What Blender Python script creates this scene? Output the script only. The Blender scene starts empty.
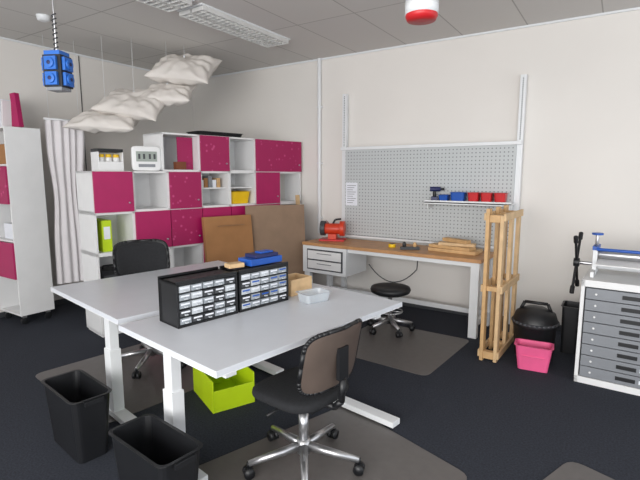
import bpy, bmesh, math, random
from mathutils import Vector, Matrix, Euler
random.seed(4)
sc=bpy.context.scene
try: sc.view_settings.view_transform='Standard'
except Exception: pass
RX,LX,WY,H=3.2,-5.6,5.07,2.99
# ---------------- materials
def s2l(c):
    return tuple(((x/255)/12.92 if x/255<=0.04045 else ((x/255+0.055)/1.055)**2.4) for x in c)
MATS={}
def mat(name,rgb,rough=0.5,metal=0.0,noise=0.06,nscale=8,bump=0.0,bscale=200,alpha=1.0,trans=0.0,emit=0.0,spec=0.5):
    if name in MATS: return MATS[name]
    m=bpy.data.materials.new(name); m.use_nodes=True
    nt=m.node_tree; b=nt.nodes['Principled BSDF']
    c=s2l(rgb)
    tc=nt.nodes.new('ShaderNodeTexCoord')
    n=nt.nodes.new('ShaderNodeTexNoise'); n.inputs['Scale'].default_value=nscale; n.inputs['Detail'].default_value=3
    r=nt.nodes.new('ShaderNodeValToRGB')
    r.color_ramp.elements[0].position=0.3; r.color_ramp.elements[1].position=0.7
    r.color_ramp.elements[0].color=tuple(max(0,x*(1-noise)) for x in c)+(1,)
    r.color_ramp.elements[1].color=tuple(min(1,x*(1+noise)) for x in c)+(1,)
    nt.links.new(tc.outputs['Object'],n.inputs['Vector']); nt.links.new(n.outputs['Fac'],r.inputs['Fac'])
    nt.links.new(r.outputs['Color'],b.inputs['Base Color'])
    b.inputs['Roughness'].default_value=rough; b.inputs['Metallic'].default_value=metal
    b.inputs['Specular IOR Level'].default_value=spec
    if alpha<1: b.inputs['Alpha'].default_value=alpha
    if trans>0: b.inputs['Transmission Weight'].default_value=trans
    if emit>0:
        b.inputs['Emission Color'].default_value=c+(1,); b.inputs['Emission Strength'].default_value=emit
    if bump>0:
        n2=nt.nodes.new('ShaderNodeTexNoise'); n2.inputs['Scale'].default_value=bscale
        bp=nt.nodes.new('ShaderNodeBump'); bp.inputs['Strength'].default_value=bump; bp.inputs['Distance'].default_value=0.01
        nt.links.new(tc.outputs['Object'],n2.inputs['Vector']); nt.links.new(n2.outputs['Fac'],bp.inputs['Height']); nt.links.new(bp.outputs['Normal'],b.inputs['Normal'])
    MATS[name]=m; return m
WALL=mat('wall_paint',(223,219,214),0.85,noise=0.02,nscale=1.5)
WHITE=mat('white_laminate',(226,226,226),0.45,noise=0.02)
TOP=mat('table_top_white',(206,209,215),0.35,noise=0.02)
STEELW=mat('white_powdercoat',(222,224,226),0.4,noise=0.02)
MAG=mat('magenta_laminate',(168,16,88),0.45,noise=0.05)
BLK=mat('black_plastic',(22,23,26),0.45,noise=0.1)
BLK2=mat('black_fabric',(28,29,32),0.9,noise=0.2,nscale=60,bump=0.3,bscale=300)
SHELL=mat('brown_grey_shell',(92,80,73),0.4,noise=0.1)
CHR=mat('brushed_aluminium',(190,190,192),0.3,metal=0.9,noise=0.03)
GREY=mat('grey_enamel',(130,133,138),0.4,noise=0.04)
DGREY=mat('dark_grey',(62,64,68),0.5)
MATG=mat('chair_mat_vinyl',(96,92,90),0.4,noise=0.06,nscale=20)
WOOD=mat('pine_wood',(198,160,112),0.55,noise=0.14,nscale=14)
WOOD2=mat('beech_benchtop',(186,138,92),0.45,noise=0.12,nscale=10)
WOOD3=mat('pine_light',(206,174,132),0.6,noise=0.12,nscale=12)
CARD=mat('cardboard',(160,114,72),0.85,noise=0.08,nscale=6)
CARD2=mat('cardboard_greyish',(138,114,94),0.85,noise=0.08,nscale=6)
LIME=mat('lime_plastic',(186,214,20),0.45,noise=0.04)
YEL=mat('yellow_plastic',(232,190,20),0.45)
BLUE=mat('blue_plastic',(28,82,170),0.4)
BLUE2=mat('socket_blue',(40,104,190),0.45)
NAVY=mat('navy_plastic',(26,34,84),0.45)
RED=mat('red_plastic',(196,34,40),0.4)
ORNG=mat('orange_red_metal',(206,62,34),0.4)
PINK=mat('pink_plastic',(226,92,140),0.45)
CLEAR=mat('frosted_drawer_plastic',(150,156,162),0.25,noise=0.15,nscale=40)
CLEAR2=mat('clear_drawer_light',(190,195,200),0.2,noise=0.1,nscale=30)
PAPER=mat('paper',(225,228,235),0.8)
BAG=mat('white_inflated_film',(218,212,206),0.5,noise=0.05,nscale=5)
CURT=mat('sheer_white_cloth',(228,224,226),0.9,noise=0.03)
SCREEN=mat('lcd_grey',(150,158,150),0.3)
BROWN=mat('brown_leather',(120,66,40),0.6)
def nodes_mat(name): 
    m=bpy.data.materials.new(name); m.use_nodes=True; return m,m.node_tree,m.node_tree.nodes['Principled BSDF']
CARPET=mat('dark_carpet',(56,59,67),0.98,noise=0.25,nscale=90,bump=0.6,bscale=500,spec=0.15)
m,nt,b=nodes_mat('ceiling_tiles')
tc=nt.nodes.new('ShaderNodeTexCoord'); mp=nt.nodes.new('ShaderNodeMapping'); mp.inputs['Rotation'].default_value=(0,0,math.pi/2)
mp.inputs['Location'].default_value=(0.1,0.25,0)
br=nt.nodes.new('ShaderNodeTexBrick'); br.offset=0; br.inputs['Scale'].default_value=1
br.inputs['Brick Width'].default_value=1.25; br.inputs['Row Height'].default_value=0.625; br.inputs['Mortar Size'].default_value=0.006
br.inputs['Color1'].default_value=s2l((208,205,201))+(1,); br.inputs['Color2'].default_value=s2l((205,202,199))+(1,); br.inputs['Mortar'].default_value=s2l((168,165,161))+(1,)
nt.links.new(tc.outputs['Object'],mp.inputs[0]); nt.links.new(mp.outputs[0],br.inputs['Vector']); nt.links.new(br.outputs['Color'],b.inputs['Base Color']); b.inputs['Roughness'].default_value=0.9
CEIL=m
def dotmat(name,base,dot,pitch,rad,ax=('X','Z')):
    m,nt,b=nodes_mat(name)
    tc=nt.nodes.new('ShaderNodeTexCoord'); sp=nt.nodes.new('ShaderNodeSeparateXYZ'); nt.links.new(tc.outputs['Object'],sp.inputs[0])
    def mth(op,a,bv=None):
        n=nt.nodes.new('ShaderNodeMath'); n.operation=op
        if hasattr(a,'is_linked') : nt.links.new(a,n.inputs[0])
        else: n.inputs[0].default_value=a
        if bv is not None:
            if hasattr(bv,'is_linked'): nt.links.new(bv,n.inputs[1])
            else: n.inputs[1].default_value=bv
        return n.outputs[0]
    ds=[]
    for k in ax:
        f=mth('FRACT',mth('DIVIDE',sp.outputs[k],pitch)); d=mth('SUBTRACT',f,0.5); ds.append(mth('MULTIPLY',d,d))
    dist=mth('ADD',ds[0],ds[1]); lt=mth('LESS_THAN',dist,rad*rad)
    mx=nt.nodes.new('ShaderNodeMix'); mx.data_type='RGBA'; nt.links.new(lt,mx.inputs['Factor'])
    mx.inputs[6].default_value=s2l(base)+(1,); mx.inputs[7].default_value=s2l(dot)+(1,)
    nt.links.new(mx.outputs[2],b.inputs['Base Color']); b.inputs['Roughness'].default_value=0.5
    return m
PEG=dotmat('perforated_panel',(186,190,191),(122,126,127),0.04,0.18)
m,nt,b=nodes_mat('magenta_printed')
tc=nt.nodes.new('ShaderNodeTexCoord'); vo=nt.nodes.new('ShaderNodeTexVoronoi'); vo.inputs['Scale'].default_value=14; vo.feature='F1'
r=nt.nodes.new('ShaderNodeValToRGB'); r.color_ramp.elements[0].position=0.1; r.color_ramp.elements[0].color=s2l((196,72,126))+(1,); r.color_ramp.elements[1].position=0.24; r.color_ramp.elements[1].color=s2l((160,16,84))+(1,)
nt.links.new(tc.outputs['Object'],vo.inputs['Vector']); nt.links.new(vo.outputs['Distance'],r.inputs[0]); nt.links.new(r.outputs[0],b.inputs['Base Color']); b.inputs['Roughness'].default_value=0.45
MAGP=m
# ---------------- builder
class B:
    def __init__(s,name,loc=(0,0,0),rz=0,bevel=0.003):
        s.name=name; s.loc=loc; s.rz=rz; s.bm=bmesh.new(); s.mats=[]; s.bevel=bevel
    def mi(s,m):
        if m not in s.mats: s.mats.append(m)
        return s.mats.index(m)
    def _paint(s,verts,m,smooth=False):
        i=s.mi(m)
        for v in verts:
            for f in v.link_faces:
                f.material_index=i; f.smooth=smooth
    def box(s,c,d,m,rot=None):
        M=Matrix.Translation(Vector(c))@(Euler(rot).to_matrix().to_4x4() if rot else Matrix())@Matrix.Diagonal((d[0],d[1],d[2],1))
        r=bmesh.ops.create_cube(s.bm,size=1,matrix=M); s._paint(r['verts'],m); return s
    def bx(s,x0,x1,y0,y1,z0,z1,m): return s.box(((x0+x1)/2,(y0+y1)/2,(z0+z1)/2),(x1-x0,y1-y0,z1-z0),m)
    def cyl(s,p1,p2,r1,m,r2=None,seg=20,smooth=True):
        p1=Vector(p1);p2=Vector(p2); d=p2-p1; r2=r1 if r2 is None else r2
        q=d.to_track_quat('Z','Y').to_matrix().to_4x4()
        M=Matrix.Translation((p1+p2)/2)@q
        r=bmesh.ops.create_cone(s.bm,cap_ends=True,segments=seg,radius1=r1,radius2=r2,depth=d.length,matrix=M)
        s._paint(r['verts'],m,smooth)
        return s
    def tube(s,pts,r,m,seg=8):
        for a,b_ in zip(pts[:-1],pts[1:]): s.cyl(a,b_,r,m,seg=seg)
        return s
    def lathe(s,c,prof,m,seg=28):
        c=Vector(c); rings=[]
        for (r,z) in prof:
            rings.append([s.bm.verts.new(c+Vector((r*math.cos(2*math.pi*i/seg),r*math.sin(2*math.pi*i/seg),z))) for i in range(seg)])
        i_=s.mi(m)
        for a,b_ in zip(rings[:-1],rings[1:]):
            for i in range(seg):
                f=s.bm.faces.new((a[i],a[(i+1)%seg],b_[(i+1)%seg],b_[i])); f.material_index=i_; f.smooth=True
        for rg in (rings[0],rings[-1]):
            try:
                f=s.bm.faces.new(rg); f.material_index=i_
            except Exception: pass
        return s
    def torus(s,c,R,r,m,rot=None,seg=28,arc=2*math.pi):
        E=Euler(rot).to_matrix() if rot else Matrix.Identity(3); n=seg
        pts=[Vector(c)+E@Vector((R*math.cos(arc*i/n),R*math.sin(arc*i/n),0)) for i in range(n+1)]
        return s.tube(pts,r,m)
    def sell(s,c,abc,m,e1=0.4,e2=0.4,rot=None,bend=None,nu=28,nv=14):
        E=Euler(rot).to_matrix() if rot else Matrix.Identity(3)
        P=lambda w,e: math.copysign(abs(w)**e,w)
        rows=[]
        for j in range(1,nv):
            ph=-math.pi/2+math.pi*j/nv; row=[]
            for i in range(nu):
                th=2*math.pi*i/nu
                v=Vector((abc[0]*P(math.cos(ph),e1)*P(math.cos(th),e2),abc[1]*P(math.cos(ph),e1)*P(math.sin(th),e2),abc[2]*P(math.sin(ph),e1)))
                if bend: v=bend(v)
                row.append(s.bm.verts.new(Vector(c)+E@v))
            rows.append(row)
        pl=[]
        for sg in (-1,1):
            v=Vector((0,0,sg*abc[2])); v=bend(v) if bend else v
            pl.append(s.bm.verts.new(Vector(c)+E@v))
        k=s.mi(m)
        def F(vs):
            f=s.bm.faces.new(vs); f.material_index=k; f.smooth=True
        for a,b_ in zip(rows[:-1],rows[1:]):
            for i in range(nu): F((a[i],a[(i+1)%nu],b_[(i+1)%nu],b_[i]))
        for i in range(nu):
            F((pl[0],rows[0][(i+1)%nu],rows[0][i])); F((pl[1],rows[-1][i],rows[-1][(i+1)%nu]))
        return s
    def pillow(s,c,a,b_,h,m,rot=None,n=44,seed=0):
        from mathutils import noise as N
        E=Euler(rot).to_matrix() if rot else Matrix.Identity(3); k=s.mi(m)
        for sg in (1,-1):
            g=[]
            for i in range(n+1):
                row=[]
                for j in range(n+1):
                    x=-1+2*i/n; y=-1+2*j/n
                    ed=max(0,(1-x*x)*(1-y*y))
                    z=sg*h*ed**0.42
                    ang=math.atan2(y,x); pk=math.cos(ang*11+seed)*0.16*h*(1-ed)*min(1,ed*5)
                    w=N.noise(Vector((x*1.3+seed,y*1.3,sg*2)))*0.3*h*min(1,ed*1.5)+N.noise(Vector((x*3.4+seed,y*3.4,sg)))*0.2*h*min(1,ed*2)
                    px=1-0.13*(1-y*y)*abs(x)**3; py=1-0.13*(1-x*x)*abs(y)**3
                    wave=0.05*math.sin(x*2.5+seed)*b_+0.05*x*y*b_
                    row.append(s.bm.verts.new(Vector(c)+E@Vector((a*x*px,b_*y*py,z+w+sg*pk+wave))))
                g.append(row)
            for i in range(n):
                for j in range(n):
                    q=(g[i][j],g[i+1][j],g[i+1][j+1],g[i][j+1]); f=s.bm.faces.new(q if sg>0 else q[::-1]); f.material_index=k; f.smooth=True
        return s
    def taperbox(s,c,top,bot,h,m,t=0.006,open_=True,rot=None):
        E=Euler(rot).to_matrix() if rot else Matrix.Identity(3); k=s.mi(m); c=Vector(c)
        def ring(w,d,z,n=5,r=0.18):
            pts=[]; rr=min(w,d)*r
            for sx,sy,a0 in ((1,1,0),(-1,1,90),(-1,-1,180),(1,-1,270)):
                for q in range(n):
                    a=math.radians(a0+90*q/(n-1)); pts.append(s.bm.verts.new(c+E@Vector((sx*(w/2-rr)+rr*math.cos(a),sy*(d/2-rr)+rr*math.sin(a),z))))
            return pts
        R=[ring(bot[0],bot[1],0),ring(top[0],top[1],h)]
        if open_:
            R+= [ring(top[0]+.02,top[1]+.02,h),ring(top[0]+.02,top[1]+.02,h+.002),ring(top[0]-2*t,top[1]-2*t,h+.002),ring(bot[0]-2*t,bot[1]-2*t,t)]
        for a,b_ in zip(R[:-1],R[1:]):
            n=len(a)
            for i in range(n):
                f=s.bm.faces.new((a[i],a[(i+1)%n],b_[(i+1)%n],b_[i])); f.material_index=k
        for rg in (R[0],R[-1]):
            f=s.bm.faces.new(rg); f.material_index=k
        return s
    def done(s):
        bmesh.ops.recalc_face_normals(s.bm,faces=s.bm.faces[:])
        me=bpy.data.meshes.new(s.name); s.bm.to_mesh(me); s.bm.free()
        for m in s.mats: me.materials.append(m)
        o=bpy.data.objects.new(s.name,me); bpy.context.collection.objects.link(o)
        o.location=s.loc; o.rotation_euler=(0,0,math.radians(s.rz))
        if s.bevel:
            bv=o.modifiers.new('bevel','BEVEL'); bv.width=s.bevel; bv.segments=2; bv.limit_method='ANGLE'; bv.angle_limit=math.radians(50)
        return o
# ---------------- room
Y0=-2.6
B('floor',bevel=0).bx(LX-.15,RX,Y0,WY+.15,-0.1,0,CARPET).done()
B('ceiling',bevel=0).bx(LX-.15,RX,Y0,WY+.15,H,H+.1,CEIL).done()
B('wall_left',bevel=0).bx(LX-.15,LX,Y0,WY,0,H,WALL).done()
B('wall_back',bevel=0).bx(LX-.15,RX,WY,WY+.15,0,H,WALL).done()
B('baseboard_back').bx(LX,RX,WY-.012,WY,0,.06,DGREY).done()
B('baseboard_left').bx(LX,LX+.012,Y0,WY-.012,0,.06,DGREY).done()
B('trim_1').bx(LX,RX,WY-.02,WY,H-.02,H,STEELW).done()
B('trim_2').bx(LX,LX+.02,Y0,WY-.02,H-.02,H,STEELW).done()
LOUV=mat('lamp_louvre',(222,222,220),0.3,metal=0.3)
TUBE=mat('lamp_tube',(240,240,236),0.4)
def lamp(x,y0,y1):
    b=B('fluorescent_ceiling_lamp',bevel=0)
    b.bx(x-.16,x+.16,y0,y1,H-.012,H-.001,STEELW)
    for xc in (x-.08,x+.08):
        b.bx(xc-.07,xc-.064,y0+.02,y1-.02,H-.05,H-.012,LOUV); b.bx(xc+.064,xc+.07,y0+.02,y1-.02,H-.05,H-.012,LOUV)
        b.cyl((xc,y0+.03,H-.03),(xc,y1-.03,H-.03),.013,TUBE)
        n=int((y1-y0)/.06)
        for i in range(n+1):
            yy=y0+.02+(y1-y0-.04)*i/n; b.bx(xc-.064,xc+.064,yy-.003,yy+.003,H-.05,H-.018,LOUV)
    b.done()
lamp(-3.24,2.93,4.18); lamp(-3.24,1.6,2.85); lamp(-.6,0.2,1.45)
b=B('smoke_detector',(-4.54,2.37,H)); b.lathe((0,0,-.05),[(.03,0),(.05,.01),(.055,.03),(.06,.05)],STEELW); b.done()
b=B('wall_conduit',(-3.27,WY-.03,0)); b.cyl((0,0,0.8),(0,0,H-.001),.024,STEELW)
for z in (1.0,1.7,2.4): b.box((0,.01,z),(.07,.04,.025),STEELW)
b.done()
# ---------------- cubby wall
CW,CH,DP=.377,.392,.4
def cell(b,x0,x1,z0,z1,kind):
    t=.018
    b.bx(x0,x0+t,0,DP,z0,z1,WHITE); b.bx(x1-t,x1,0,DP,z0,z1,WHITE); b.bx(x0,x1,0,DP,z0,z0+t,WHITE); b.bx(x0,x1,0,DP,z1-t,z1,WHITE); b.bx(x0+t,x1-t,DP-.012,DP-.002,z0+t,z1-t,WHITE)
    if kind in ('m','p'):
        mm=MAG if kind=='m' else MAGP
        b.bx(x0+.005,x1-.005,-.02,-.001,z0+.005,z1-.005,mm); b.cyl((x1-.05,-.035,z0+.09),(x1-.05,-.02,z0+.09),.009,CHR,seg=10)
b=B('cube_shelf_wall',(-4.06,2.44,0),79,bevel=0)
z=lambda r:.02+CH*r
b.bx(0.01,7*CW-.01,.02,DP-.02,0,.02,WHITE)
grid={0:['o','m','o','m','o','m','o'],1:['o','o','o','m','m','m','o'],2:['o','m','p','m','m','m','o'],3:['m','o','p','o','o','m','o']}
for r,row in grid.items():
    for c,k in enumerate(row): cell(b,c*CW,(c+1)*CW,z(r),z(r+1),k)
XS=1.85*CW
cell(b,XS,3*CW-.001,z(4),z(5),'o'); cell(b,3*CW,4*CW,z(4),z(5),'p'); cell(b,4*CW,5*CW,z(4),z(5),'o'); cell(b,5*CW,7*CW,z(4),z(5),'p')
b.bx(2.45*CW,2.93*CW,.1,.11,z(4)+.02,z(5)-.03,MAGP)
b.bx(2.3*CW,2.6*CW,.03,.09,z(4)+.02,z(4)+.1,BROWN)
b.box((1.35*CW,.2,z(1)+.22),(.02,.3,.3),MAG,rot=(0,.5,0))
b.bx(3*CW+.02,4*CW-.02,.05,.38,z(3)+.2,z(3)+.215,WHITE); b.bx(4*CW+.02,5*CW-.02,.05,.38,z(3)+.2,z(3)+.215,WHITE)
for i in range(5): b.bx(3*CW+.04+i*.055,3*CW+.085+i*.055,.08,.3,z(3)+.215,z(3)+.3+.02*(i%3),[WHITE,CARD,GREY,PAPER,WOOD][i])
b.done()
def onshelf(lx,ly):
    a=math.radians(79); return (-4.06+lx*math.cos(a)-ly*math.sin(a), 2.44+lx*math.sin(a)+ly*math.cos(a))
def loc(lx,ly,zz): p=onshelf(lx,ly); return (p[0],p[1],zz)
b=B('yellow_storage_bin',loc(4.5*CW,.18,z(3)+.0185),79); b.taperbox((0,0,0),(.3,.3),(.26,.26),.14,YEL); b.done()
b=B('green_box_file',loc(.25*CW+.03,.2,z(2)+.0185),79); b.bx(-.045,.045,-.15,.15,0,.3,LIME); b.bx(-.03,.03,-.152,-.148,.12,.24,PAPER); b.done()
b=B('equipment_case',loc(.45*CW,.2,z(1)+.0185),79); b.bx(-.12,.12,-.15,.15,0,.2,BLK); b.bx(-.1,.1,-.155,-.15,.04,.16,DGREY); b.tube([(-.05,0,.2),(-.05,0,.23),(.05,0,.23),(.05,0,.2)],.008,BLK); b.done()
b=B('black_tray',loc(3.9*CW,.2,z(5)+.001),79); b.taperbox((0,0,0),(.6,.3),(.56,.26),.045,BLK); b.done()
b=B('digital_wall_clock',loc(.565,.08,z(4)+.001),64)
b.sell((0,0,.125),(.14,.03,.123),WHITE,.25,.35); b.box((0,-.031,.145),(.2,.006,.1),SCREEN); b.box((0,-.031,.055),(.16,.006,.03),GREY)
for i in range(4): b.box((-.07+.045*i+(.01 if i>1 else 0),-.036,.145),(.02,.004,.05),DGREY)
b.done()
b=B('glue_jar_crate',loc(.23,.2,z(4)+.001),79)
b.bx(-.12,.12,-.09,.09,0,.09,WHITE)
for x in (-.07,.0,.07): b.cyl((x,-.03,.09),(x,-.03,.13),.032,WHITE); b.cyl((x,-.03,.13),(x,-.03,.16),.028,YEL)
b.bx(-.12,-.11,-.09,.09,.09,.18,WHITE); b.bx(.11,.12,-.09,.09,.09,.18,WHITE); b.bx(-.12,.12,-.09,.09,.18,.21,BLK)
b.done()
# left cabinet
b=B('tall_cube_shelf',(-5.56,2.2,0),0,bevel=.002)
t=.018; x1=.46; zt=.1+.385*5
b.bx(0,t,0,.34,.1,zt,WHITE); b.bx(x1-t,x1,0,.34,.1,zt,WHITE); b.bx(t,x1-t,.325,.338,.1,zt,WHITE)
for r in range(6):
    z0=.1+.385*r; b.bx(t,x1-t,0,.325,z0-(t if r==5 else 0),z0+(0 if r==5 else t),WHITE)
for r in (1,3):
    z0=.1+.385*r; b.bx(.005,x1-.012,-.02,-.001,z0+.005,z0+.38,MAGP if r==3 else MAG)
b.box((.2,.15,.1+.385*4+.12),(.25,.2,.2),CARD); b.box((.25,.15,.1+.385*2+.1),(.2,.2,.16),PAPER)
for x in (.05,.41):
    for y in (.05,.29):
        b.cyl((x-.012,y,.035),(x+.012,y,.035),.035,BLK); b.box((x,y,.085),(.04,.04,.03),CHR)
b.done()
b=B('magenta_board',(-5.19,2.36,2.026),12,bevel=.002); b.box((.02,0,.17),(.07,.05,.335),MAG,rot=(0,-.1,0)); b.box((-.06,.03,.16),(.06,.02,.315),MAG,rot=(0,.06,0)); b.done()
b=B('paper_bundle',(-5.42,2.38,2.026),0,bevel=.002)
for i in range(4): b.box((-.06+i*.045,.0,.15),(.025,.16,.285-.03*(i%2)),[WALL,GREY,PAPER,CURT][i],rot=(0,.08*(i-1.5),0))
b.done()
# curtain
b=B('hanging_curtain',(-5.12,2.81,0),80,bevel=0); k=b.mi(CURT); rows=[]
for j in range(25):
    f_=j/24; zz=.35+1.78*f_; sp=.2*(1-.22*math.exp(-((f_-.55)/.2)**2))
    rows.append([b.bm.verts.new((sp*(-1+2*i/90)+.006*math.sin(f_*7),(.011+.006*f_)*math.sin(i*.36+.9*math.sin(i*.11)+.5*math.sin(f_*5)),zz)) for i in range(91)])
for a,c in zip(rows[:-1],rows[1:]):
    for i in range(90):
        f=b.bm.faces.new((a[i],a[i+1],c[i+1],c[i])); f.material_index=k; f.smooth=True
b.cyl((-.2,0,2.14),(.2,0,2.14),.012,STEELW); b.cyl((-.15,0,2.14),(-.15,0,H),.002,STEELW,seg=6); b.cyl((.15,0,2.14),(.15,0,H),.002,STEELW,seg=6)
b.cyl((.2,0,2.14),(.235,0,2.14),.02,LIME)
b.done()
# inflated pillows
for i,(x,y,zz,a,bb,h,rt) in enumerate([(-4.22,3.72,2.73,.36,.28,.12,(.62,.12,.5)),(-4.28,3.52,2.43,.29,.22,.09,(.5,-.08,.55)),(-4.5,3.25,2.32,.37,.26,.1,(.62,.18,.45)),(-4.68,3.02,2.12,.36,.24,.09,(.4,-.02,.6))]):
    b=B('inflated_cushion_lamp',(x,y,zz),0,bevel=0); b.pillow((0,0,0),a,bb,h,BAG,rot=rt,seed=i*3.1)
    b.cyl((0,0,h*.5),(0,0,H-zz),.0018,STEELW,seg=6); b.cyl((0,0,h*.9),(0,0,h*.9+.04),.012,STEELW); b.done()
b=B('wall_cable',(LX+.008,3.3,0),bevel=0); b.cyl((0,0,1.0),(0,0,H),.005,DGREY,seg=6); b.done()
def lean(name,lx,w,h,th,m,off,tilt=.12,rz=79,extra=0):
    p=onshelf(lx,-off); b=B(name,(p[0],p[1],0),rz+extra,bevel=.002); b.box((0,h/2*math.sin(tilt),h/2*math.cos(tilt)+th/2*math.sin(tilt)+.001),(w,th,h),m,rot=(-tilt,0,0)); return b
b=lean('cardboard_box_flat',3.6*CW,.58,1.1,.06,CARD,.25,extra=-8); b.box((0,.03,1.0),(.3,.063,.004),CARD2,rot=(-.12,0,0)); b.done()
b=lean('cardboard_sheet',5.1*CW,.72,1.2,.02,CARD2,.36,.1,79,-25); b.done()
b=lean('wooden_plank',6.6*CW,.05,1.3,.03,WOOD3,.22,.1); b.done()
# ---------------- tables
def table(name,loc_,rz,W,L,ht,posts,postx,feet):
    b=B(name,loc_,rz,bevel=.003)
    b.bx(0,W,0,L,ht-.028,ht,TOP); b.bx(-.001,W+.001,-.001,L+.001,ht-.03,ht-.026,STEELW)
    b.bx(.12,.17,.12,L-.12,ht-.07,ht-.03,STEELW); b.bx(W-.17,W-.12,.12,L-.12,ht-.07,ht-.03,STEELW)
    for y,px,(footx0,footx1) in zip(posts,postx,feet):
        b.bx(.06,W-.06,y-.03,y+.03,ht-.08,ht-.03,STEELW)
        b.bx(px-.045,px+.045,y-.035,y+.035,.05,ht-.3,STEELW); b.bx(px-.037,px+.037,y-.028,y+.028,ht-.31,ht-.07,STEELW)
        b.bx(footx0,footx1,y-.04,y+.04,.016,.052,STEELW)
        for fx in (footx0+.04,footx1-.04): b.cyl((fx,y,.006),(fx,y,.017),.025,BLK)
    b.bx(min(postx)-.02,min(postx)+.02,posts[0],posts[1],ht-.16,ht-.1,STEELW)
    b.done()
table('work_table',(-2.217,1.425,0),-9.2,.89,1.42,.75,(.12,1.24),(.33,.45),((-.02,.56),(.1,.98)))
table('work_table',(-3.36,1.655,0),-10.2,1.1,1.42,.76,(.12,1.24),(.71,.72),((.2,1.0),(.2,1.05)))
def organiser(name,loc_,rz,seed):
    random.seed(seed)
    b=B(name,loc_,rz,bevel=.0015)
    Wd,D,Hh=.385,.2,.24
    b.bx(0,Wd,.16,.2,0,Hh,BLK); b.bx(0,.012,0,D,0,Hh,BLK); b.bx(Wd-.012,Wd,0,D,0,Hh,BLK); b.bx(0,Wd,0,D,0,.012,BLK); b.bx(0,Wd,0,D,Hh-.012,Hh,BLK)
    b.bx(0,Wd,0,.012,Hh,Hh+.012,BLK); b.bx(0,Wd,D-.012,D,Hh,Hh+.012,BLK)
    rows,cols=5,5
    cw=(Wd-.024)/cols; rh=(Hh-.024)/rows
    for r in range(rows):
        b.bx(.012,Wd-.012,.01,.16,.012+r*rh-.002,.012+r*rh+.002,BLK)
        for c in range(cols):
            x=.012+c*cw; zz=.012+r*rh
            mm=random.choice([CLEAR,CLEAR,CLEAR,CLEAR2,DGREY])
            b.bx(x+.003,x+cw-.003,.002,.15,zz+.004,zz+rh-.006,mm)
            b.bx(x+.01,x+cw-.01,-.001,.002,zz+.022,zz+.031,random.choice([PAPER,PAPER,BLUE]) if seed>5 else PAPER)
            b.box((x+cw/2,-.006,zz+.013),(.018,.014,.006),CLEAR2)
    b.done()
ca,sa=math.cos(math.radians(79.5)),math.sin(math.radians(79.5))
organiser('parts_organiser',(-1.89,1.555,.7505),79.5,3)
organiser('parts_organiser',(-1.89+.4*ca,1.555+.4*sa,.7505),79.5,9)
def onorg(t,dpt): return (-1.89+t*ca-dpt*sa,1.555+t*sa+dpt*ca)
p=onorg(.64,.1)
b=B('blue_hand_tool_case',(p[0],p[1],1.0035),79.5); b.box((0,0,.02),(.25,.13,.04),BLUE); b.box((.01,0,.0515),(.18,.11,.022),NAVY); b.box((.03,0,.067),(.1,.06,.012),BLUE); b.done()
p=onorg(.44,.1)
b=B('wood_sample_block',(p[0],p[1],1.0035),70); b.box((0,0,.013),(.1,.07,.026),WOOD3); b.done()
b=B('wooden_box',(-1.84,2.51,.7505),81)
for x0,x1_,y0,y1 in ((-.1,.1,-.08,-.07),(-.1,.1,.07,.08),(-.1,-.09,-.07,.07),(.09,.1,-.07,.07)): b.bx(x0,x1_,y0,y1,0,.11,WOOD3)
b.bx(-.09,.09,-.07,.07,0,.012,WOOD3); b.done()
GL=mat('clear_plastic',(205,212,218),0.15,alpha=.5)
b=B('clear_plastic_tray',(-1.6,2.4,.7505),70); b.taperbox((0,0,0),(.19,.13),(.17,.11),.06,GL); b.done()
# chairs
def casters(b,R,n=5,a0=0,m=CHR):
    for i in range(n):
        a=math.radians(a0+360*i/n); ex,ey=R*math.cos(a),R*math.sin(a)
        b.cyl((0,0,.115),(ex,ey,.075),.026,m,r2=.016,seg=10)
        b.cyl((ex,ey,.085),(ex,ey,.055),.01,BLK,seg=8)
        px,py=-math.sin(a),math.cos(a)
        for sg in (-1,1):
            b.cyl((ex+px*sg*.006,ey+py*sg*.006,.028),(ex+px*sg*.026,ey+py*sg*.026,.028),.028,BLK,seg=16)
        b.box((ex,ey,.05),(.03,.03,.016),BLK)
def chair(name,loc_,rz,seat=.47,backz=(.56,.86),a0=0,shell=SHELL):
    b=B(name,loc_,rz,bevel=0)
    casters(b,.3,5,a0)
    b.cyl((0,0,.07),(0,0,.15),.035,CHR); b.cyl((0,0,.15),(0,0,.3),.026,CHR); b.cyl((0,0,.3),(0,0,seat-.06),.015,CHR)
    b.box((0,.02,seat-.06),(.2,.26,.035),BLK)
    b.cyl((.1,0,seat-.06),(.26,0,seat-.07),.007,BLK,seg=8)
    b.sell((0,-.02,seat-.02),(.225,.22,.035),BLK2,.5,.6,bend=lambda v: Vector((v.x,v.y,v.z-.02*max(0,-v.y/.2)**2)))
    b.tube([(0,.1,seat-.06),(0,.21,seat-.055),(0,.255,seat-.01),(0,.262,backz[0]+.05)],.017,BLK)
    b.box((0,.259,(backz[0]+backz[1])/2-.02),(.07,.02,.16),BLK)
    zc=(backz[0]+backz[1])/2; hh=(backz[1]-backz[0])/2
    bend=lambda v: Vector((v.x,v.y-1.1*v.x*v.x+.03*(v.z/hh),v.z))
    b.sell((0,.237,zc),(.215,.012,hh),shell,.35,.35,bend=bend)
    b.sell((0,.224,zc),(.2,.014,hh-.015),BLK2 if shell is BLK else shell,.4,.4,bend=bend)
    n=40
    P=lambda w: math.copysign(abs(w)**.4,w)
    b.tube([Vector((0,.237,zc))+bend(Vector((.215*P(math.cos(2*math.pi*i/n)),0,hh*P(math.sin(2*math.pi*i/n))))) for i in range(n+1)],.011,BLK)
    b.done()
chair('office_chair',(-1.32,1.88,.009),-98,.455,(.51,.82),a0=44)
chair('office_chair',(-3.15,2.31,.009),65,.47,(.7,.99),a0=20,shell=BLK)
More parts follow.
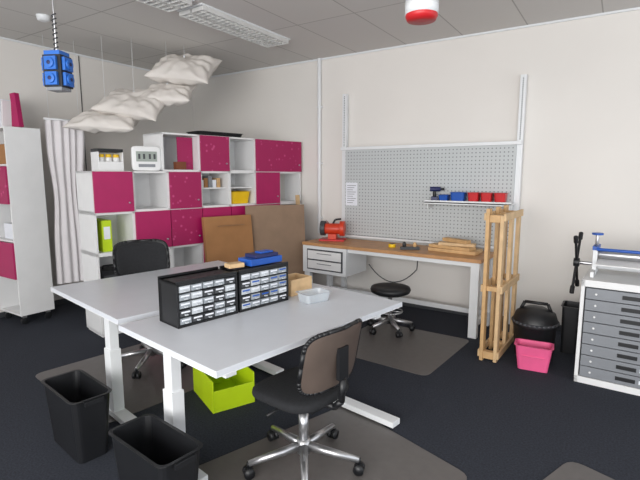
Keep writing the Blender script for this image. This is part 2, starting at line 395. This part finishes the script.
b=B('rolling_stool',(-1.84,4.13,.009),10,bevel=0)
casters(b,.22,5,20,CHR); b.cyl((0,0,.1),(0,0,.36),.022,CHR); b.torus((0,0,.2),.12,.008,CHR)
for a in (0,120,240): b.cyl((0,0,.2),(.12*math.cos(math.radians(a)),.12*math.sin(math.radians(a)),.2),.007,CHR,seg=6)
b.lathe((0,0,.385),[(.02,-.02),(.15,-.01),(.19,.01),(.2,.035),(.19,.06),(.15,.07),(.02,.072)],BLK); b.done()
def rmat(corner_pts,name='chair_mat'):
    c=Vector((sum(p[0] for p in corner_pts)/4,sum(p[1] for p in corner_pts)/4,0)); b=B(name,(c.x,c.y,0),0,bevel=.001)
    pts=[]
    n=len(corner_pts)
    for i in range(n):
        p=Vector(corner_pts[i]).to_2d(); a=Vector(corner_pts[i-1]).to_2d(); q=Vector(corner_pts[(i+1)%n]).to_2d(); r=.08
        u=(a-p).normalized()*r; v=(q-p).normalized()*r
        for k in range(5):
            t=k/4; pt=(1-t)**2*(p+u)+2*t*(1-t)*p+t*t*(p+v); pts.append(pt)
    lo=[b.bm.verts.new((p.x-c.x,p.y-c.y,.001)) for p in pts]; hi=[b.bm.verts.new((p.x-c.x,p.y-c.y,.005)) for p in pts]
    b.mi(MATG); b.bm.faces.new(hi); b.bm.faces.new(lo[::-1])
    for i in range(len(pts)): b.bm.faces.new((lo[i],lo[(i+1)%len(pts)],hi[(i+1)%len(pts)],hi[i]))
    b.done()
rmat([(-1.46,2.58),(-1.83,1.44),(-.9,1.13),(-.53,2.27)])
rmat([(-3.75,1.66),(-2.6,1.5),(-2.42,2.75),(-3.57,2.9)])
rmat([(-2.15,3.36),(-1.15,3.3),(-1.08,4.3),(-2.08,4.32)])
rmat([(-.12,2.72),(-.42,1.9),(.4,1.6),(.7,2.42)])
# bins
for (x,y,rz) in ((-2.51,1.33,-8),(-1.69,1.23,-6)):
    b=B('waste_bin',(x,y,0),rz,bevel=.002); b.taperbox((0,0,.001),(.44,.21),(.38,.16),.365,BLK); 
    for sx in (-1,1): b.box((sx*.232,0,.35),(.02,.1,.025),BLK)
    b.done()
# green crate
b=B('green_crate',(-2.25,2.22,0),-24); b.bx(-.2,.2,-.15,.15,0,.012,LIME)
b.bx(-.2,.2,-.15,-.14,.012,.22,LIME); b.bx(-.2,.2,.14,.15,.012,.22,LIME); b.bx(-.2,-.19,-.14,.14,.012,.22,LIME); b.bx(.19,.2,-.14,.14,.012,.15,LIME); b.done()
# ---------------- bench
bz=.77
b=B('workbench',(-3.12,4.43,0),-2.5,bevel=.003)
Lb=2.09; Db=.56
b.bx(0,Lb,0,Db,bz-.035,bz,WOOD2)
b.bx(.03,Lb-.03,.03,.07,bz-.08,bz-.036,STEELW); b.bx(.03,Lb-.03,Db-.07,Db-.03,bz-.08,bz-.036,STEELW)
for x in (.06,Lb-.06):
    b.bx(x-.04,x+.04,.02,.08,.0,bz-.036,STEELW); b.bx(x-.03,x+.03,Db-.09,Db-.03,0,bz-.036,STEELW); b.bx(x-.025,x+.025,.08,Db-.09,.1,.15,STEELW)
b.bx(.1,Lb-.1,Db-.08,Db-.05,.1,.15,STEELW)
b.bx(.02,.62,-.01,.45,.42,bz-.036,STEELW); b.bx(.09,.58,-.022,-.01,.46,bz-.07,DGREY)
b.bx(.105,.565,-.03,-.021,.475,.57,WHITE); b.bx(.105,.565,-.03,-.021,.585,bz-.085,WHITE)
for zz in (.54,.66): b.bx(.24,.44,-.04,-.03,zz-.008,zz,GREY)
b.done()
b=B('pegboard',(-2.87,WY-.09,0),0,bevel=.001)
b.bx(.02,1.97,0,.02,.82,1.85,PEG); b.done()
b=B('pegboard_frame',(-2.87,WY-.09,0),0,bevel=.002)
for x in (-.015,1.995):
    b.bx(x-.028,x+.028,.022,.075,0.0,2.52,STEELW)
    for i in range(30): b.bx(x-.006,x+.006,.02,.023,1.9+i*.02,1.91+i*.02,DGREY)
b.bx(-.04,2.02,-.02,.021,1.85,1.885,STEELW); b.bx(-.04,2.02,-.01,.021,.79,.815,STEELW)
b.done()
b=B('tool_shelf',(-1.76,WY-.09,0),0,bevel=.002); b.bx(0,.88,-.2,-.001,1.255,1.27,STEELW); b.bx(0,.88,-.2,-.19,1.245,1.285,STEELW)
for x in (.02,.85): b.bx(x,x+.01,-.16,-.001,1.2,1.255,STEELW)
b.done()
yy=WY-.2
def sbin(name,x,w,h,m):
    b=B(name,(x,yy,1.2705),0,bevel=.002); b.taperbox((0,0,0),(w,.13),(w*.85,.1),h,m); b.done()
for x in (-1.0,-1.13,-1.26): sbin('red_parts_bin',x,.11,.1,RED)
sbin('blue_parts_bin',-1.42,.15,.1,BLUE); sbin('blue_parts_bin',-1.57,.1,.07,BLUE)
b=B('cordless_drill',(-1.68,yy,1.2705),20); b.box((0,0,.025),(.07,.08,.05),NAVY); b.cyl((0,0,.05),(0,0,.11),.018,BLK); b.cyl((-.05,0,.13),(.06,0,.13),.025,NAVY); b.cyl((.06,0,.13),(.1,0,.13),.012,BLK); b.done()
b=B('wall_notice',(-2.76,WY-.094,1.32),0,bevel=0); b.bx(-.08,.08,0,.002,-.14,.14,PAPER)
for i in range(9): b.bx(-.06,.06-.02*(i%3),-.001,0,.1-i*.026,.107-i*.026,GREY)
b.done()
b=B('bench_grinder',(-2.87,4.72,bz+.001),20)
b.bx(-.15,.15,-.1,.1,0,.02,RED); b.bx(-.05,.05,-.05,.05,.02,.08,ORNG); b.cyl((-.09,0,.14),(.09,0,.14),.065,ORNG)
for sg in (-1,1): b.cyl((sg*.1,0,.14),(sg*.14,0,.14),.075,GREY); b.cyl((sg*.09,0,.145),(sg*.145,0,.145),.09,ORNG if sg>0 else DGREY,seg=20)
b.tube([(0,0,.2),(.03,0,.25),(.1,0,.26)],.012,BLK); b.tube([(-.05,.0,.2),(-.07,-.05,.24)],.01,CHR); b.done()
b=B('wood_offcut_stack',(-1.38,4.64,bz+.001),-6)
for i,(x,y,z0,l,w,h,r) in enumerate([(0,-.02,.0,.5,.1,.035,0),(.02,.1,.0,.44,.12,.035,.1),(-.03,.02,.035,.46,.14,.03,-.12),(.02,.03,.065,.36,.1,.03,.2),(.0,.06,.095,.3,.08,.035,-.3)]):
    b.box((x,y,z0+h/2+.0005*i),(l,w,h),WOOD3 if i%2 else WOOD,rot=(0,0,r))
b.done()
b=B('measuring_tape',(-2.05,4.62,bz+.001),0); b.cyl((0,0,0),(0,0,.035),.04,YEL); b.cyl((0,0,.035),(0,0,.038),.028,BLK); b.done()
b=B('hand_plane',(-1.82,4.56,bz+.001),30); b.box((0,0,.015),(.2,.05,.03),DGREY); b.sell((.05,0,.05),(.02,.02,.03),WOOD,1,1); b.sell((-.06,0,.05),(.02,.015,.035),BLK,1,1); b.done()
b=B('power_cable',(-2.2,4.86,0),0,bevel=0)
b.tube([Vector((-.25+.6*t,0,.5-1.2*t*(1-t)*.6)) for t in [i/14 for i in range(15)]]+[Vector((.36,0,.68))],.006,DGREY,seg=6); b.done()
# wooden frame rack (double pallet-like frame standing on edge)
b=B('wooden_frame_rack',(-.885,3.87,0),88,bevel=.003)
for x in (0.035,.33,.60):
    b.box((x,0,.64),(.08,.028,1.28),WOOD)
    b.box((x+.01,-.11,.615),(.075,.028,1.23),WOOD3)
for x in (0.035,.33,.60):
    for zz in (.05,1.2): b.box((x,-.055,zz),(.06,.082,.06),WOOD)
    b.box((x,-.055,.62),(.05,.082,.04),WOOD)
for zz in (.06,.62,1.215):
    b.box((.32,-.133,zz),(.64,.018,.06),WOOD3)
    b.box((.32,.022,zz),(.64,.016,.06),WOOD3)
b.done()
b=B('vacuum_cleaner',(-.53,4.22,0),0,bevel=0)
b.lathe((0,0,0),[(.02,.001),(.15,.001),(.16,.05),(.165,.26),(.175,.27),(.185,.3),(.175,.33),(.155,.39),(.08,.43),(.01,.435)],BLK)
b.torus((0,0,.31),.178,.012,DGREY); b.tube([(-.12,0,.4),(-.09,0,.47),(.09,0,.47),(.12,0,.4)],.014,BLK)
b.done()
b=B('pink_bucket',(-.49,3.93,0),6,bevel=.003); b.taperbox((0,0,.001),(.27,.17),(.22,.13),.2,PINK); b.tube([(-.13,0,.19),(-.08,-.08,.12),(.08,-.08,.12),(.13,0,.19)],.006,PINK); b.done()
b=B('black_waste_bin',(-.28,4.52,0),0); b.taperbox((0,0,.001),(.14,.22),(.12,.18),.42,BLK); b.done()
# drawer cabinet
b=B('flat_drawer_cabinet',(-.19,3.84,0),-3,bevel=.003)
Wc,Dc,Hc=.86,.62,.79
b.bx(0,.025,0,Dc,0,Hc,WHITE); b.bx(Wc-.025,Wc,0,Dc,0,Hc,WHITE); b.bx(0,Wc,0,Dc,Hc-.05,Hc,WHITE); b.bx(0,Wc,0,Dc,0,.05,WHITE); b.bx(.02,Wc-.02,.03,Dc,.05,Hc-.05,DGREY)
nd=8; hd=(Hc-.11)/nd
for i in range(nd):
    z0=.055+i*hd; b.bx(.035,Wc-.035,-.008,.03,z0+.003,z0+hd-.003,GREY)
    for x in (.1,Wc-.1): b.cyl((x,-.013,z0+hd/2),(x,-.008,z0+hd/2),.008,WHITE,seg=10)
    b.bx(Wc/2-.17,Wc/2-.05,-.014,-.008,z0+hd*.35,z0+hd*.68,BLK); b.bx(Wc/2-.03,Wc/2+.04,-.012,-.008,z0+hd*.35,z0+hd*.68,PAPER)
b.done()
b=B('etching_press',(-.16,4.0,.791),-3,bevel=.002)
for x in (.03,.72):
    b.bx(x-.012,x+.012,-.05,.35,0,.04,STEELW); b.bx(x-.015,x+.015,.08,.12,0,.22,STEELW); b.bx(x-.015,x+.015,.2,.24,0,.22,STEELW); b.bx(x-.02,x+.02,.07,.25,.19,.22,BLUE)
    b.cyl((x,.16,.22),(x,.16,.3),.012,CHR); b.cyl((x,.16,.3),(x,.16,.315),.04,BLUE)
b.cyl((.04,.16,.15),(.71,.16,.15),.035,CHR); b.cyl((.04,.16,.07),(.71,.16,.07),.035,STEELW); b.cyl((.04,.06,.2),(.71,.06,.2),.012,BLUE); b.bx(.05,.7,-.12,.45,.105,.113,WHITE)
b.cyl((.03,.16,.07),(-.1,.16,.07),.014,CHR); b.cyl((-.08,.16,.07),(-.12,.16,.07),.035,BLK)
for a in (55,125): 
    c_,s_=math.cos(math.radians(a)),math.sin(math.radians(a)); R_=.27
    b.cyl((-.1,.16-c_*R_,.07-s_*R_),(-.1,.16+c_*R_,.07+s_*R_),.01,BLK,seg=8)
    for sg in (-1,1): b.cyl((-.1,.16+sg*c_*(R_-.06),.07+sg*s_*(R_-.06)),(-.1,.16+sg*c_*R_,.07+sg*s_*R_),.017,BLK,seg=10)
b.done()
# hanging power drops
b=B('hanging_power_socket_box',(-3.0,1.63,2.07),25,bevel=.004)
b.box((0,0,.115),(.12,.105,.19),BLK); b.box((0,0,.22),(.105,.095,.03),BLUE2); b.box((0,0,.01),(.1,.09,.02),GREY)
for a in range(4):
    R=Matrix.Rotation(a*math.pi/2,3,'Z')
    for zz in (.067,.158):
        o_=.0525 if a%2==0 else .06
        c0=R@Vector((0,-o_-.008,zz)); b.box(c0,(.078,.02,.078) if a%2==0 else (.02,.078,.078),BLUE2)
        p=R@Vector((0,-o_-.016,zz)); q=R@Vector((0,-o_-.028,zz)); b.cyl(p,q,.03,BLUE2); b.cyl(q,R@Vector((0,-o_-.031,zz)),.012,NAVY)
b.tube([(.012*math.cos(i*.9),.012*math.sin(i*.9),.235+i*.004) for i in range(60)],.004,DGREY,seg=6)
b.cyl((0,0,.23),(0,0,H-2.07),.005,CHR,seg=8); b.cyl((0,0,H-2.07-.03),(0,0,H-2.07),.05,STEELW); b.done()
b=B('hanging_reel_drop',(-.96,2.48,2.365),0,bevel=0)
b.lathe((0,0,0),[(.02,0),(.075,.0),(.085,.02),(.085,.05)],RED); b.cyl((0,0,.03),(0,0,.1),.088,STEELW); b.cyl((0,0,.1),(0,0,.16),.08,RED); b.cyl((0,0,.16),(0,0,.3),.075,DGREY,r2=.05); b.cyl((0,0,.3),(0,0,H-2.365),.01,BLK); b.cyl((0,0,H-2.365-.02),(0,0,H-2.365),.05,STEELW); b.done()
# ---------------- light & camera
w=bpy.data.worlds.new('World'); sc.world=w; w.use_nodes=True
bg=w.node_tree.nodes['Background']; bg.inputs[0].default_value=(.91,.955,1,1); bg.inputs[1].default_value=1.72
def area(name,loc_,rot,sx,sy,e,col=(1,1,1)):
    l=bpy.data.lights.new(name,'AREA'); l.shape='RECTANGLE'; l.size=sx; l.size_y=sy; l.energy=e; l.color=col
    o=bpy.data.objects.new(name,l); bpy.context.collection.objects.link(o); o.location=loc_; o.rotation_euler=rot
area('window_daylight',(0,-2.5,1.7),(math.radians(90),0,0),5,1.8,275,(1,.975,.95))
cam=bpy.data.cameras.new('camera'); co=bpy.data.objects.new('camera',cam); bpy.context.collection.objects.link(co)
co.location=(0,0,1.55); co.rotation_euler=(math.radians(90-8.0),0,math.radians(32.9)); cam.sensor_width=36; cam.lens=36*462/640; cam.clip_start=.02
sc.camera=co
